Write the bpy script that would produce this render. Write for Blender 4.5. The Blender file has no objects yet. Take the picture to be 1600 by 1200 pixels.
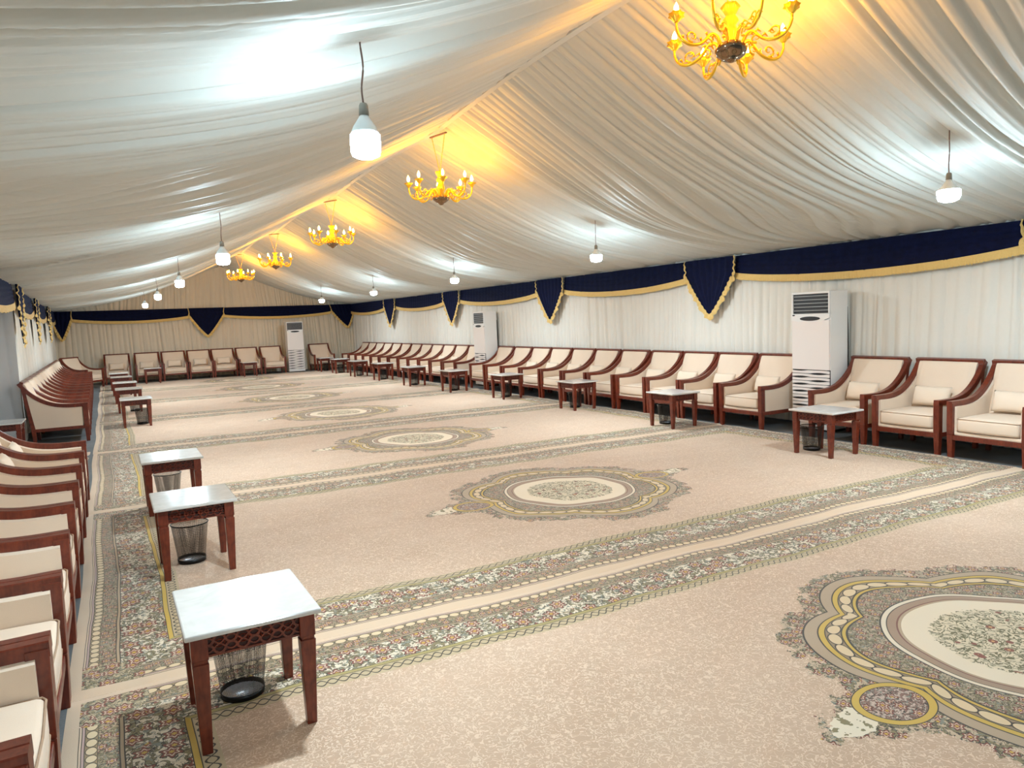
import bpy, bmesh, math, random
import numpy as np
from mathutils import Vector, Matrix
random.seed(7); rng = np.random.default_rng(11)
PI = math.pi
COL = bpy.context.scene.collection
SC = bpy.context.scene

# ------------------------------------------------------------------ camera, exposure, world
CAM_H = 1.62; FPX = 1148.0
def cam_axes(v1, v2):
    Y = np.array([v1[0]-800, v1[1]-600, FPX], float); Y /= np.linalg.norm(Y)
    X = np.array([v2[0]-800, v2[1]-600, FPX], float); X -= Y*X.dot(Y); X /= np.linalg.norm(X)
    Z = np.cross(X, Y)
    if Z[1] > 0: Z = -Z
    return np.array([X, Y, Z])
RW = cam_axes((165, 523), (2900, 413))
cam_d = bpy.data.cameras.new('camera'); cam = bpy.data.objects.new('camera', cam_d); COL.objects.link(cam)
cam_d.sensor_width = 36; cam_d.lens = FPX/1600*36; cam_d.clip_start = .05; cam_d.clip_end = 200
m = Matrix.Identity(4)
for i in range(3):
    m[i][0] = RW[i][0]; m[i][1] = -RW[i][1]; m[i][2] = -RW[i][2]
m[0][3], m[1][3], m[2][3] = 0, 0, CAM_H
cam.matrix_world = m
SC.camera = cam
SC.view_settings.view_transform = 'Standard'; SC.view_settings.look = 'None'
SC.view_settings.gamma = 1; SC.view_settings.use_curve_mapping = False
SC.view_settings.exposure = 0.32
w = bpy.data.worlds.new('world'); SC.world = w; w.use_nodes = True
w.node_tree.nodes['Background'].inputs[0].default_value = (.02, .025, .04, 1)
w.node_tree.nodes['Background'].inputs[1].default_value = .3
BULB = 205.0        # strength of the white pendant lamps
CANDLE = 310.0      # strength of the warm chandelier candles
DOWN = 41.0         # watts each pendant lamp throws downwards

# ------------------------------------------------------------------ helpers
def lin(r, g, b):
    f = lambda c: (c/255/12.92) if c/255 <= .04045 else ((c/255+.055)/1.055)**2.4
    return (f(r), f(g), f(b), 1)

class E:
    """shader expression"""
    nt = None
    def __init__(s, sock): s.s = sock
    @staticmethod
    def put(inp, v):
        if isinstance(v, E): E.nt.links.new(v.s, inp)
        else: inp.default_value = v
    @staticmethod
    def math(op, a, b=None, c=None, clamp=False):
        n = E.nt.nodes.new('ShaderNodeMath'); n.operation = op; n.use_clamp = clamp
        E.put(n.inputs[0], a)
        if b is not None: E.put(n.inputs[1], b)
        if c is not None: E.put(n.inputs[2], c)
        return E(n.outputs[0])
    def __add__(s, o): return E.math('ADD', s, o)
    __radd__ = __add__
    def __sub__(s, o): return E.math('SUBTRACT', s, o)
    def __rsub__(s, o): return E.math('SUBTRACT', o, s)
    def __mul__(s, o): return E.math('MULTIPLY', s, o)
    __rmul__ = __mul__
    def __truediv__(s, o): return E.math('DIVIDE', s, o)
    def __abs__(s): return E.math('ABSOLUTE', s)
    def lt(s, o): return E.math('LESS_THAN', s, o)
    def gt(s, o): return E.math('GREATER_THAN', s, o)
def emin(a, b): return E.math('MINIMUM', a, b)
def emax(a, b): return E.math('MAXIMUM', a, b)
def band(x, a, b): return x.gt(a)*x.lt(b)
def vec(x, y, z=0.0):
    n = E.nt.nodes.new('ShaderNodeCombineXYZ'); E.put(n.inputs[0], x); E.put(n.inputs[1], y); E.put(n.inputs[2], z); return E(n.outputs[0])
def sep(v):
    n = E.nt.nodes.new('ShaderNodeSeparateXYZ'); E.put(n.inputs[0], v); return [E(o) for o in n.outputs]
def noise(v, scale, detail=2.0, rough=.5, dist=0.0):
    n = E.nt.nodes.new('ShaderNodeTexNoise'); E.put(n.inputs['Vector'], v); n.inputs['Scale'].default_value = scale
    n.inputs['Detail'].default_value = detail; n.inputs['Roughness'].default_value = rough; n.inputs['Distortion'].default_value = dist
    return E(n.outputs[0])
def voro(v, scale, feature='F1', rnd=1.0):
    n = E.nt.nodes.new('ShaderNodeTexVoronoi'); n.feature = feature; E.put(n.inputs['Vector'], v)
    n.inputs['Scale'].default_value = scale; n.inputs['Randomness'].default_value = rnd
    return {o.name: E(o) for o in n.outputs if o.enabled}
def mix(f, a, b):
    n = E.nt.nodes.new('ShaderNodeMix'); n.data_type = 'RGBA'; n.clamp_factor = True
    E.put(n.inputs[0], f); E.put(n.inputs[6], a); E.put(n.inputs[7], b); return E(n.outputs[2])
def ramp(x, lo, hi):
    n = E.nt.nodes.new('ShaderNodeMapRange'); E.put(n.inputs[0], x); n.inputs[1].default_value = lo; n.inputs[2].default_value = hi
    return E(n.outputs[0])

def mat(name, color=(.8, .8, .8, 1), rough=.6, metal=0., spec=.5, sheen=0., coat=0., emit=None, estr=0., build=None, sheen_rough=.4):
    m = bpy.data.materials.new(name); m.use_nodes = True; nt = m.node_tree; E.nt = nt
    b = nt.nodes['Principled BSDF']
    b.inputs['Base Color'].default_value = color; b.inputs['Roughness'].default_value = rough
    b.inputs['Metallic'].default_value = metal; b.inputs['Specular IOR Level'].default_value = spec
    b.inputs['Sheen Weight'].default_value = sheen; b.inputs['Sheen Roughness'].default_value = sheen_rough
    b.inputs['Coat Weight'].default_value = coat
    if emit: b.inputs['Emission Color'].default_value = emit; b.inputs['Emission Strength'].default_value = estr
    if build: build(nt, b)
    return m
def bump(nt, b, h, strength=.3, dist=.01):
    n = nt.nodes.new('ShaderNodeBump'); n.inputs['Strength'].default_value = strength; n.inputs['Distance'].default_value = dist
    E.put(n.inputs['Height'], h); nt.links.new(n.outputs[0], b.inputs['Normal'])
def objco():
    n = E.nt.nodes.new('ShaderNodeTexCoord'); return E(n.outputs['Object'])
def uvco():
    n = E.nt.nodes.new('ShaderNodeTexCoord'); return E(n.outputs['UV'])

# ------------------------------------------------------------------ materials
def woodb(nt, b):
    c = objco(); x, y, z = sep(c)
    n = noise(vec(x*1.0, y*1.0, z*1.0), 9, 3, .6, 1.5)
    g = noise(vec(x*14, y*14, z*2.5), 6, 2, .5)
    E.put(b.inputs['Base Color'], mix(ramp(n*.6+g*.4, .35, .65), lin(84, 26, 13), lin(124, 50, 28)))
M = {}
M['wood'] = mat('mahogany wood', rough=.33, coat=.25, build=woodb)
def fabb(c1, c2, sc=260):
    def f(nt, b):
        c = objco(); n = noise(c, 3.0, 3); f2 = noise(c, sc, 1)
        E.put(b.inputs['Base Color'], mix(n*.7+f2*.3, c1, c2)); bump(nt, b, f2, .15, .002)
    return f
M['uph'] = mat('beige upholstery', rough=.85, sheen=.15, build=fabb(lin(224, 202, 180), lin(238, 219, 198)))
M['pipe'] = mat('piping', lin(178, 150, 125), rough=.8)
M['pillow'] = mat('pillow fabric', rough=.85, sheen=.15, build=fabb(lin(226, 206, 184), lin(240, 222, 202)))
def marb(nt, b):
    c = objco(); n = noise(c, 4, 5, .6, 2.0)
    E.put(b.inputs['Base Color'], mix(ramp(n, .4, .6), lin(206, 204, 199), lin(217, 215, 211)))
M['marble'] = mat('white stone', rough=.12, spec=.6, build=marb)
M['recess'] = mat('dark carved recess', lin(58, 24, 15), rough=.6)
M['steelblack'] = mat('black wire', lin(20, 20, 20), rough=.35, metal=.5)
def meshb(nt, b):
    c = uvco(); u, v, _ = sep(c)
    # woven wire: thin wires across square openings
    gu = E.math('FRACT', u*110); gv = E.math('FRACT', v*40)
    wire = emax(gu.lt(.30), gv.lt(.30))
    tr = nt.nodes.new('ShaderNodeBsdfTransparent'); mx = nt.nodes.new('ShaderNodeMixShader')
    E.put(mx.inputs[0], wire); nt.links.new(tr.outputs[0], mx.inputs[1]); nt.links.new(b.outputs[0], mx.inputs[2])
    nt.links.new(mx.outputs[0], nt.nodes['Material Output'].inputs[0])
M['mesh'] = mat('wire mesh', lin(38, 34, 32), rough=.4, metal=.4, build=meshb)
M['binbase'] = mat('bin base with painted reflection', lin(215, 220, 230), rough=.25, metal=.2)  # pale colour stands in for the bulb's reflection in the shiny disc
M['acwhite'] = mat('white enamelled cabinet', rough=.35, build=fabb(lin(236, 234, 232), lin(240, 238, 236), 40))
M['acpanel'] = mat('off white front panel', lin(240, 232, 228), rough=.3)
M['acdark'] = mat('dark grille', lin(16, 16, 18), rough=.5)
M['acgrey'] = mat('grey louvre', lin(172, 172, 172), rough=.4)
M['gold'] = mat('gilt metal', (1.0, .62, .06, 1), rough=.28, metal=.75)
M['chrome'] = mat('smoked chrome bowl', lin(150, 125, 100), rough=.12, metal=1.0)
M['candle'] = mat('candle lamp glow', (1, .8, .4, 1), emit=(1, .44, .02, 1), estr=CANDLE)
M['bulb'] = mat('led lamp glow', (1, 1, 1, 1), emit=(.62, .86, 1, 1), estr=BULB)
M['lampwhite'] = mat('white lamp housing', lin(225, 232, 235), rough=.4)
M['socket'] = mat('grey lamp socket', lin(140, 138, 130), rough=.6)
M['cord'] = mat('brown twisted flex', lin(120, 96, 88), rough=.7)
def velb(nt, b):
    c = objco(); n = noise(c, 14, 3, .6)
    E.put(b.inputs['Base Color'], mix(n, lin(2, 4, 20), lin(10, 20, 62)))
M['velvet'] = mat('navy velvet', rough=.8, sheen=.12, spec=.15, build=velb)
M['velvet'].node_tree.nodes['Principled BSDF'].inputs['Sheen Tint'].default_value = (.2, .3, .8, 1)
def frb(nt, b):
    c = uvco(); u, v, _ = sep(c)
    n = noise(vec(u*60, v*3), 5, 2)
    E.put(b.inputs['Base Color'], mix(ramp(n, .3, .65), lin(198, 150, 66), lin(250, 222, 146))); bump(nt, b, n, .6, .006)
M['fringe'] = mat('gold fringe', rough=.6, sheen=.2, build=frb)
M['ceil'] = mat('ivory ceiling satin', rough=.55, sheen=.1, spec=.35, build=fabb(lin(206, 205, 197), lin(214, 213, 206), 30))
M['wallc'] = mat('ivory wall curtain', rough=.75, sheen=.1, spec=.3, build=fabb(lin(222, 219, 210), lin(230, 227, 219), 30))
M['gable'] = mat('warm ivory end curtain', rough=.75, spec=.3, build=fabb(lin(224, 211, 190), lin(232, 220, 200), 30))
M['door'] = mat('grey white door curtain', rough=.5, spec=.4, build=fabb(lin(196, 197, 198), lin(214, 215, 216), 8))
def tarp(nt, b):
    c = objco(); n = noise(c, 2.5, 4); f = noise(c, 90, 2)
    E.put(b.inputs['Base Color'], mix(n*.6+f*.4, lin(60, 68, 74), lin(120, 122, 122)))
M['tarp'] = mat('dark grey ground sheet', rough=.7, build=tarp)

# ------------------------------------------------------------------ carpet material (coordinates in metres from the carpet's centre)
CL, CW = 7.84, 3.84          # carpet length along x, width along y
def carpetb(nt, b):
    u = uvco(); x0, y0, _ = sep(u)
    wob = noise(u, 2.2, 1); wob2 = noise(u*1.0 if False else u, 1.7, 1)
    x = x0 + (wob-.5)*.022; y = y0 + (wob2-.5)*.022
    ax, ay = abs(x), abs(y)
    dx, dy = (CL/2 - ax), (CW/2 - ay)
    d = emin(dx, dy)
    s = mixf(dx.lt(dy), y, x)         # coordinate running along the border
    ink, cream, olive = lin(66, 58, 48), lin(226, 212, 188), lin(136, 124, 90)
    red, yellow, taupe = lin(138, 78, 62), lin(202, 168, 76), lin(180, 156, 126)
    gold, blue = lin(218, 194, 156), lin(134, 136, 122)
    rose = lin(214, 188, 160)
    pos = vec(x, y)
    # --- field with fine pale vermicelli
    fn = noise(pos, 38, 1, .5, 1.0); line = abs(fn-.5).lt(.036)
    big = noise(pos, 1.3, 3)
    fieldc = mix(ramp(big, .3, .7), lin(190, 160, 134), lin(201, 172, 147))
    field = mix(line*.8, fieldc, lin(225, 202, 178))
    # --- dense floral generator
    def floral(scale, ground, leafc, n_fl):
        wv = noise(pos, scale*.9, 1.5, .5, 1.8)
        wv2 = noise(vec(x+7.3, y-3.1), scale*1.2, 1.0, .5, 1.2)
        leaf = wv.gt(.52); out = abs(wv-.52).lt(.020)
        out2 = abs(wv2-.5).lt(.016)
        c = mix(leaf, ground, leafc)
        c = mix(wv2.gt(.62), c, blue)
        c = mix(emax(out, out2), c, ink)
        v = voro(pos, n_fl, 'F1', .85)
        px_, py_, _ = sep(v['Position'])
        rx, ry = x-px_, y-py_
        ang = E.math('ARCTAN2', ry, rx)
        r = E.math('SQRT', rx*rx+ry*ry)
        pet = r*(1.0+.22*E.math('COSINE', ang*6.0))*n_fl
        c = mix(pet.lt(.30), c, ink); c = mix(pet.lt(.265), c, red); c = mix(pet.lt(.19), c, cream)
        c = mix(pet.lt(.15), c, red); c = mix(pet.lt(.07), c, yellow)
        return c
    mainf = floral(24, cream, olive, 7.5)
    fine = floral(42, taupe, olive, 15.0)
    # --- border bands by distance from edge
    c = field
    # inner chain
    ch = E.math('SINE', s*62.0); dd = (d-.505)/.028
    chain = abs(abs(dd)-abs(ch)*.8).lt(.16)
    cc = mix(chain, lin(190, 170, 136), ink)
    c = mix(band(d, .0, .545), c, cc)
    c = mix(band(d, .0, .472), c, ink); c = mix(band(d, .0, .468), c, mixc(dx.lt(dy), yellow, lin(168, 152, 98)))
    c = mix(band(d, .0, .446), c, ink); c = mix(band(d, .0, .442), c, mainf)
    c = mix(band(d, .0, .222), c, ink); c = mix(band(d, .0, .217), c, taupe)
    c = mix(band(d, .0, .205), c, ink); c = mix(band(d, .0, .200), c, fine)
    c = mix(band(d, .0, .128), c, ink)
    # bead row
    bs = (E.math('FRACT', s*16.0)-.5)*2.0; bd = (d-.105)/.022
    br = E.math('SQRT', bs*bs+bd*bd)
    bead = mix(br.lt(.85), ink, gold)
    c = mix(band(d, .0, .126), c, lin(150, 128, 96)); c = mix(band(d, .0, .124)*br.lt(1.0), c, bead)
    c = mix(band(d, .0, .082), c, ink); c = mix(band(d, .0, .079), c, lin(190, 160, 150))
    c = mix(band(d, .0, .071), c, ink); c = mix(band(d, .0, .068), c, rose)
    c = mix(band(d, .0, .061), c, ink); c = mix(band(d, .0, .058), c, rose)
    # corner scroll patches
    cx, cy = emax(dx, .0), emax(dy, .0)
    cr = E.math('SQRT', (dx-.12)*(dx-.12)+(dy-.12)*(dy-.12))
    inpatch = cr.lt(.20)*d.gt(.058)
    c = mix(inpatch, c, floral(36, lin(196, 176, 142), olive, 9.0))
    # --- medallion
    r = E.math('SQRT', x*x+y*y); th = E.math('ARCTAN2', y, x)
    sc8 = abs(E.math('COSINE', th*3.0+PI/2))
    Ro = .78 + .13*sc8
    q = r/Ro
    nn = noise(pos, 10, 3, .65)
    frng = r.lt(Ro + .06 + nn*.26)*nn.gt(.40)
    patches = floral(26, lin(194, 172, 144), olive, 11.0)
    # floral fringe surrounding
    c = mix(frng, c, patches)
    # tips on the long axis
    tx = ax-1.24; te2 = E.math('SQRT', tx*tx*.8+(y*1.7)*(y*1.7)) + (nn-.5)*.16
    tap = (abs(y) + (nn-.5)*.30).lt((1.50-ax)*.42)*band(ax, .6, 1.46)
    c = mix(tap, c, patches); c = mix(te2.lt(.13)*ax.gt(1.10), c, mix(emax(noise(pos, 24, 2).gt(.56), 0.0), cream, olive))
    # shield lobes
    lx = ax-.99; le = E.math('SQRT', lx*lx+y*y*1.7)
    # body
    c = mix(q.lt(1.09), c, lin(176, 154, 128)); c = mix(abs(q-1.09).lt(.005), c, ink)
    c = mix(q.lt(1.02), c, ink); c = mix(q.lt(1.012), c, yellow); c = mix(q.lt(.983), c, ink)
    th2 = (E.math('FRACT', th*(46/(2*PI)))-.5)*2.0; q2 = (q-.937)/.034
    bead2 = E.math('SQRT', th2*th2+q2*q2)
    c = mix(q.lt(.977), c, mix(bead2.lt(.95), mix(bead2.lt(1.12), lin(150, 128, 100), ink), gold)); c = mix(q.lt(.90), c, ink)
    c = mix(q.lt(.892), c, yellow); c = mix(q.lt(.874), c, ink)
    c = mix(q.lt(.862), c, floral(40, lin(186, 166, 138), olive, 13.0))
    c = mix(le.lt(.19), c, ink); c = mix(le.lt(.184), c, yellow); c = mix(le.lt(.15), c, ink); c = mix(le.lt(.145), c, floral(34, lin(200, 176, 160), lin(140, 104, 92), 12))
    c = mix(r.lt(.605), c, ink); c = mix(r.lt(.597), c, cream); c = mix(r.lt(.575), c, ink)
    c = mix(r.lt(.570), c, lin(166, 138, 114)); c = mix(r.lt(.53), c, lin(128, 82, 70)); c = mix(r.lt(.522), c, taupe)
    c = mix(r.lt(.508), c, lin(232, 216, 190))
    spr = noise(pos, 30, 3, .7)
    c = mix((r+(spr-.5)*.10).lt(.385), c, mix(abs(noise(pos, 22, 2, .5, 1.5)-.5).lt(.045), lin(222, 206, 176), lin(112, 104, 70)))
    v = voro(pos, 13, 'F1', .9)
    c = mix((v['Distance'].lt(.28))*(r.lt(.37)), c, red); c = mix((v['Distance'].lt(.15))*(r.lt(.37)), c, lin(220, 170, 110))
    E.put(b.inputs['Base Color'], c)
    pile = noise(pos, 320, 1)
    bump(nt, b, pile + noise(pos, 5, 2)*3.0, .35, .004)
def mixf(f, a, b):
    n = E.nt.nodes.new('ShaderNodeMix'); n.data_type = 'FLOAT'; E.put(n.inputs[0], f); E.put(n.inputs[2], b); E.put(n.inputs[3], a); return E(n.outputs[0])
def mixc(f, a, b): return mix(f, b, a)
M['carpet'] = mat('woven floral carpet', rough=.9, sheen=.25, spec=.2, build=carpetb, sheen_rough=.5)

# ------------------------------------------------------------------ object helpers
def mesh_np(name, co, faces, material, parent=None, smooth=False, uv=None):
    me = bpy.data.meshes.new(name); me.from_pydata([tuple(c) for c in co], [], [tuple(f) for f in faces]) if not isinstance(faces, np.ndarray) else None
    if isinstance(faces, np.ndarray):
        n = len(faces); k = faces.shape[1]
        me.vertices.add(len(co)); me.vertices.foreach_set('co', np.asarray(co, np.float32).ravel())
        me.loops.add(n*k); me.loops.foreach_set('vertex_index', faces.astype(np.int32).ravel())
        me.polygons.add(n); me.polygons.foreach_set('loop_start', np.arange(0, n*k, k, dtype=np.int32))
        me.update(calc_edges=True)
        if uv is not None:
            l = me.uv_layers.new(name='UVMap'); l.data.foreach_set('uv', np.asarray(uv, np.float32)[faces.ravel()].ravel())
    if smooth: me.polygons.foreach_set('use_smooth', [True]*len(me.polygons))
    me.materials.append(material); me.validate()
    o = bpy.data.objects.new(name, me); COL.objects.link(o)
    if parent: o.parent = parent
    return o
def grid_faces(nu, nv, off=0):
    i = np.arange(nu-1)[:, None]; j = np.arange(nv-1)[None, :]
    a = (i*nv+j).ravel()
    return np.stack([a, a+nv, a+nv+1, a+1], 1)+off
def obj(name, bm, material, parent=None, smooth=False):
    me = bpy.data.meshes.new(name)
    bmesh.ops.recalc_face_normals(bm, faces=bm.faces)
    bm.to_mesh(me); bm.free(); me.materials.append(material)
    if smooth: me.polygons.foreach_set('use_smooth', [True]*len(me.polygons))
    o = bpy.data.objects.new(name, me); COL.objects.link(o)
    if parent: o.parent = parent
    return o
def tag(o, label, cat, group=None):
    o['label'] = label; o['category'] = cat
    if group: o['group'] = group
    return o
def thing(name, label, cat, loc=(0, 0, 0), rz=0, group=None):
    o = bpy.data.objects.new(name, None); COL.objects.link(o); o.empty_display_size = .2
    o.location = loc; o.rotation_euler = (0, 0, rz); return tag(o, label, cat, group)
def struct(o): o['kind'] = 'structure'; return o
def kids(o): return [c for c in bpy.data.objects if c.parent == o]
TREE = {}
def dup(root, loc, rz, label, group=None):
    if root.name not in TREE:
        TREE[root.name] = [(c, kids(c)) for c in kids(root)]
    r = root.copy(); COL.objects.link(r); r.location = loc; r.rotation_euler = (0, 0, rz); r['label'] = label
    if group: r['group'] = group
    for c, gs in TREE[root.name]:
        k = c.copy(); COL.objects.link(k); k.parent = r
        for g in gs:
            h = g.copy(); COL.objects.link(h); h.parent = k
    return r
def box(bm, x0, x1, y0, y1, z0, z1, bev=0, seg=1):
    r = bmesh.ops.create_cube(bm, size=1)
    for v in r['verts']:
        v.co = Vector(((x0+x1)/2+v.co.x*(x1-x0), (y0+y1)/2+v.co.y*(y1-y0), (z0+z1)/2+v.co.z*(z1-z0)))
    if bev:
        es = list({e for v in r['verts'] for e in v.link_edges})
        bmesh.ops.bevel(bm, geom=es, offset=bev, segments=seg, affect='EDGES', profile=.5)
def taper(bm, c0, s0, c1, s1, bev=0):
    """square post from centre c0 (half size s0) to c1 (half size s1)"""
    vs = []
    for c, s in ((c0, s0), (c1, s1)):
        for a, b in ((-1, -1), (1, -1), (1, 1), (-1, 1)):
            vs.append(bm.verts.new((c[0]+a*s[0], c[1]+b*s[1], c[2])))
    fs = [bm.faces.new(vs[3::-1]), bm.faces.new(vs[4:])]
    for i in range(4):
        fs.append(bm.faces.new((vs[i], vs[(i+1) % 4], vs[4+(i+1) % 4], vs[4+i])))
    if bev:
        es = list({e for f in fs for e in f.edges})
        bmesh.ops.bevel(bm, geom=es, offset=bev, segments=1, affect='EDGES')
def tube(bm, pts, rad, n=8, cap=True):
    pts = [Vector(p) for p in pts]; rings = []
    up = Vector((0, 0, 1))
    for i, p in enumerate(pts):
        t = (pts[min(i+1, len(pts)-1)]-pts[max(i-1, 0)]).normalized()
        a = t.cross(up)
        if a.length < .1: a = t.cross(Vector((0, 1, 0)))
        a.normalize(); b_ = t.cross(a)
        r = rad[i] if isinstance(rad, (list, tuple)) else rad
        rings.append([bm.verts.new(p+a*math.cos(k*2*PI/n)*r+b_*math.sin(k*2*PI/n)*r) for k in range(n)])
    for i in range(len(rings)-1):
        for k in range(n):
            bm.faces.new((rings[i][k], rings[i][(k+1) % n], rings[i+1][(k+1) % n], rings[i+1][k]))
    if cap: bm.faces.new(rings[0][::-1]); bm.faces.new(rings[-1])
def lathe(bm, prof, n=24, c=(0, 0, 0), wav=0, k=0):
    rings = []
    for r, z in prof:
        if r < 1e-5: rings.append([bm.verts.new((c[0], c[1], c[2]+z))]); continue
        rings.append([bm.verts.new((c[0]+r*(1+wav*math.cos(k*i*2*PI/n))*math.cos(i*2*PI/n), c[1]+r*(1+wav*math.cos(k*i*2*PI/n))*math.sin(i*2*PI/n), c[2]+z)) for i in range(n)])
    for a, b_ in zip(rings, rings[1:]):
        for i in range(n):
            j = (i+1) % n
            if len(a) == 1 and len(b_) == 1: continue
            if len(a) == 1: bm.faces.new((a[0], b_[i], b_[j]))
            elif len(b_) == 1: bm.faces.new((a[i], a[j], b_[0]))
            else: bm.faces.new((a[i], a[j], b_[j], b_[i]))
def catmull(P, n=6):
    P = [Vector(p) for p in P]; out = []
    Q = [P[0]*2-P[1]]+P+[P[-1]*2-P[-2]]
    for i in range(1, len(Q)-2):
        for k in range(n):
            t = k/n; a, b_, c, d = Q[i-1:i+3]
            out.append(.5*((2*b_)+(c-a)*t+(2*a-5*b_+4*c-d)*t*t+(3*b_-a-3*c+d)*t**3))
    out.append(P[-1]); return out
def loft(bm, sections, cap=True):
    """list of rings of equal length"""
    R = [[bm.verts.new(p) for p in s] for s in sections]; n = len(R[0])
    for a, b_ in zip(R, R[1:]):
        for k in range(n): bm.faces.new((a[k], a[(k+1) % n], b_[(k+1) % n], b_[k]))
    if cap: bm.faces.new(R[0][::-1]); bm.faces.new(R[-1])

# ------------------------------------------------------------------ tent shell
XR = 8.5; RX = 3.74; EAVE = 2.43; RIDGE = 3.90
Y0, Y1 = -6.35, 28.2
FR = [-6.35, -1.35, 3.62, 8.6, 13.5, 18.5, 23.45, 28.2]
def xl(y): return np.interp(y, [13.2, 18.6, 28.2], [-1.27, -1.40, -1.52])
def noise1d(n, step, wl, seed):
    """smooth 1-d noise of wavelength wl over n samples spaced step"""
    r = np.random.default_rng(seed); L = n*step; k = int(L/wl)+4
    t = np.arange(n)*step/wl; i = t.astype(int); f = t-i; f = f*f*(3-2*f)
    v = r.uniform(-1, 1, k+2); return v[i]*(1-f)+v[i+1]*f
def pleats(n, step, seed, wl=.11):
    """cloth gathers: sharp valleys between rounded ridges of uneven width"""
    r = np.random.default_rng(seed); L = n*step
    edges = [0]
    while edges[-1] < L+wl: edges.append(edges[-1]+wl*r.uniform(.45, 1.6))
    edges = np.array(edges); amp = r.uniform(.35, 1, len(edges))
    t = np.arange(n)*step; i = np.searchsorted(edges, t, 'right')-1
    f = (t-edges[i])/(edges[i+1]-edges[i]); return np.sqrt(np.clip(np.sin(PI*f), 0, 1))*amp[i]

ceil_root = struct(bpy.data.objects.new('ceiling', None)); COL.objects.link(ceil_root)
RZY, RZZ = [3.0, 3.62, 8.6, 13.5, 23.45], [4.05, 4.05, 3.95, 3.91, 3.91]
def ceil_bay(k, a, b, fine):
    step = .0125 if fine else .05
    n = int(round((b-a)/step))+1; y = np.linspace(a, b, n); st = (b-a)/(n-1)
    t = (y-a)/(b-a)
    for side in (-1, 1):
        nx = 44 if fine else 16
        u = np.linspace(0, 1, nx)**.9
        wl = .115 if side > 0 else .15
        if k <= 1: wl = .22
        p1 = pleats(n, st, 10*k+side+50, wl); p2 = pleats(n, st, 10*k+side+51, wl*1.2); p3 = pleats(n, st, 10*k+side+57, wl*.9)
        slow = noise1d(n, st, .5, 9*k+side+3); slow2 = noise1d(n, st, .8, 9*k+side+4)
        U = u[:, None]; T = t[None, :]
        w1 = np.clip(1-np.abs(U-.0)/.55, 0, 1); w2 = np.clip(1-np.abs(U-.5)/.5, 0, 1); w3 = np.clip(1-np.abs(U-1)/.5, 0, 1)
        # warp the pleats sideways a little so they fan out
        warp = (.10*np.sin(U*2.4+T*5)+.05*np.sin(U*7+T*9))*np.sin(PI*T)
        def samp(p): return np.interp((np.clip(T+warp*U*(1-U*.3), 0, 1)*(n-1)).ravel(), np.arange(n), p).reshape(nx, n)
        env = .42+.58*np.sin(PI*np.clip(U*.80+.04, 0, 1))**.8
        pl = samp(p1)*.95+.35*samp(p2)*w2+.22*samp(pleats(n, st, 77*k+side+5, .045))
        amp = ((.078 if side > 0 else .105) if k > 1 else .12)*env
        edge = np.clip(np.minimum(T, 1-T)*(b-a)/.10, 0, 1)
        sag = ((.13 if side > 0 else .06)*np.sin(PI*np.clip(U, 0, 1)))*(4*T*(1-T))**.8
        sl = (.03*samp(slow)+.05*samp(slow2)*np.sin(PI*U))*np.sin(PI*np.clip(U,0,1))
        xe = np.where(side > 0, XR+.02, xl(y)-.02)[None, :]
        X = RX+(xe-RX)*U+0*T
        rz = np.interp(y, RZY, RZZ)[None, :]
        zz = rz-(rz-EAVE)*U - .24*np.sin(PI*U)**1.0 - sag*(1-.6*(U > .97)) - amp*pl*edge - sl*edge
        zz = zz+.07*np.sin(PI*T)*(1-U)**3 + .6*amp*edge
        Y = y[None, :]+0*U
        co = np.stack([X, Y, zz], -1).reshape(-1, 3)
        o = mesh_np('drape_panel', co, grid_faces(nx, n), M['ceil'], ceil_root, smooth=True)
for k, (a, b) in enumerate(zip(FR, FR[1:])): ceil_bay(k, a, b, k >= 1)
# pale ridge tape along the top
bm = bmesh.new()
for a, b in zip(FR[1:], FR[2:]):
    q = 12
    secs = []
    for i in range(q+1):
        yy = a+(b-a)*i/q; zr = float(np.interp(yy, RZY, RZZ))+.07*math.sin(PI*i/q)
        secs.append([(RX-.035, yy, zr-.03), (RX+.035, yy, zr-.03), (RX+.035, yy, zr+.06), (RX-.035, yy, zr+.06)])
    loft(bm, secs)
obj('ridge_tape', bm, M['ceil'], ceil_root)

def wall_panel(parent, kind, a, b, seed, material=None, z1=EAVE+.03, recess=0., top=None, amp=.07, wl=.12, base=0.012):
    """curtain between a and b along the wall; kind: 'R','L','F'(far),'N'(near)"""
    st = .014 if kind != 'N' else .1
    if kind in 'RL': a, b = max(a-.04, Y0), min(b+.04, Y1)
    n = int((b-a)/st)+1; s = np.linspace(a, b, n)
    p1 = pleats(n, st, seed, wl); p2 = pleats(n, st, seed+1, wl*1.5)
    sl = noise1d(n, st, .6, seed+2)
    nz = 14; v = np.linspace(0, 1, nz)[:, None]
    zt = np.full(n, z1) if top is None else top(s)
    Z = base+(zt[None, :]-base)*v
    drift = (.10*np.sin(s*.9+seed)+.05*np.sin(s*2.3))[None, :]*(1-v)
    idx = np.clip((np.arange(n)[None, :]+drift/st), 0, n-1)
    g = lambda p: np.interp(idx.ravel(), np.arange(n), p).reshape(nz, n)
    h = amp*(g(p1)*(.8-.1*v)+g(p2)*(1-v)*.7)+.03*g(sl)*(1-v*.6)
    S = np.broadcast_to(s[None, :], h.shape)
    if kind == 'R': X, Y = XR-h, S
    elif kind == 'L': X, Y = xl(S)-recess+h, S
    elif kind == 'D': X, Y = S, 13.42-h
    elif kind == 'F': X, Y = S, Y1-h
    else: X, Y = S, Y0+h
    co = np.stack([X, Y, Z], -1).reshape(-1, 3)
    return mesh_np('curtain_panel', co, grid_faces(nz, n), material or M['wallc'], parent, smooth=True)
roots = {}
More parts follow.
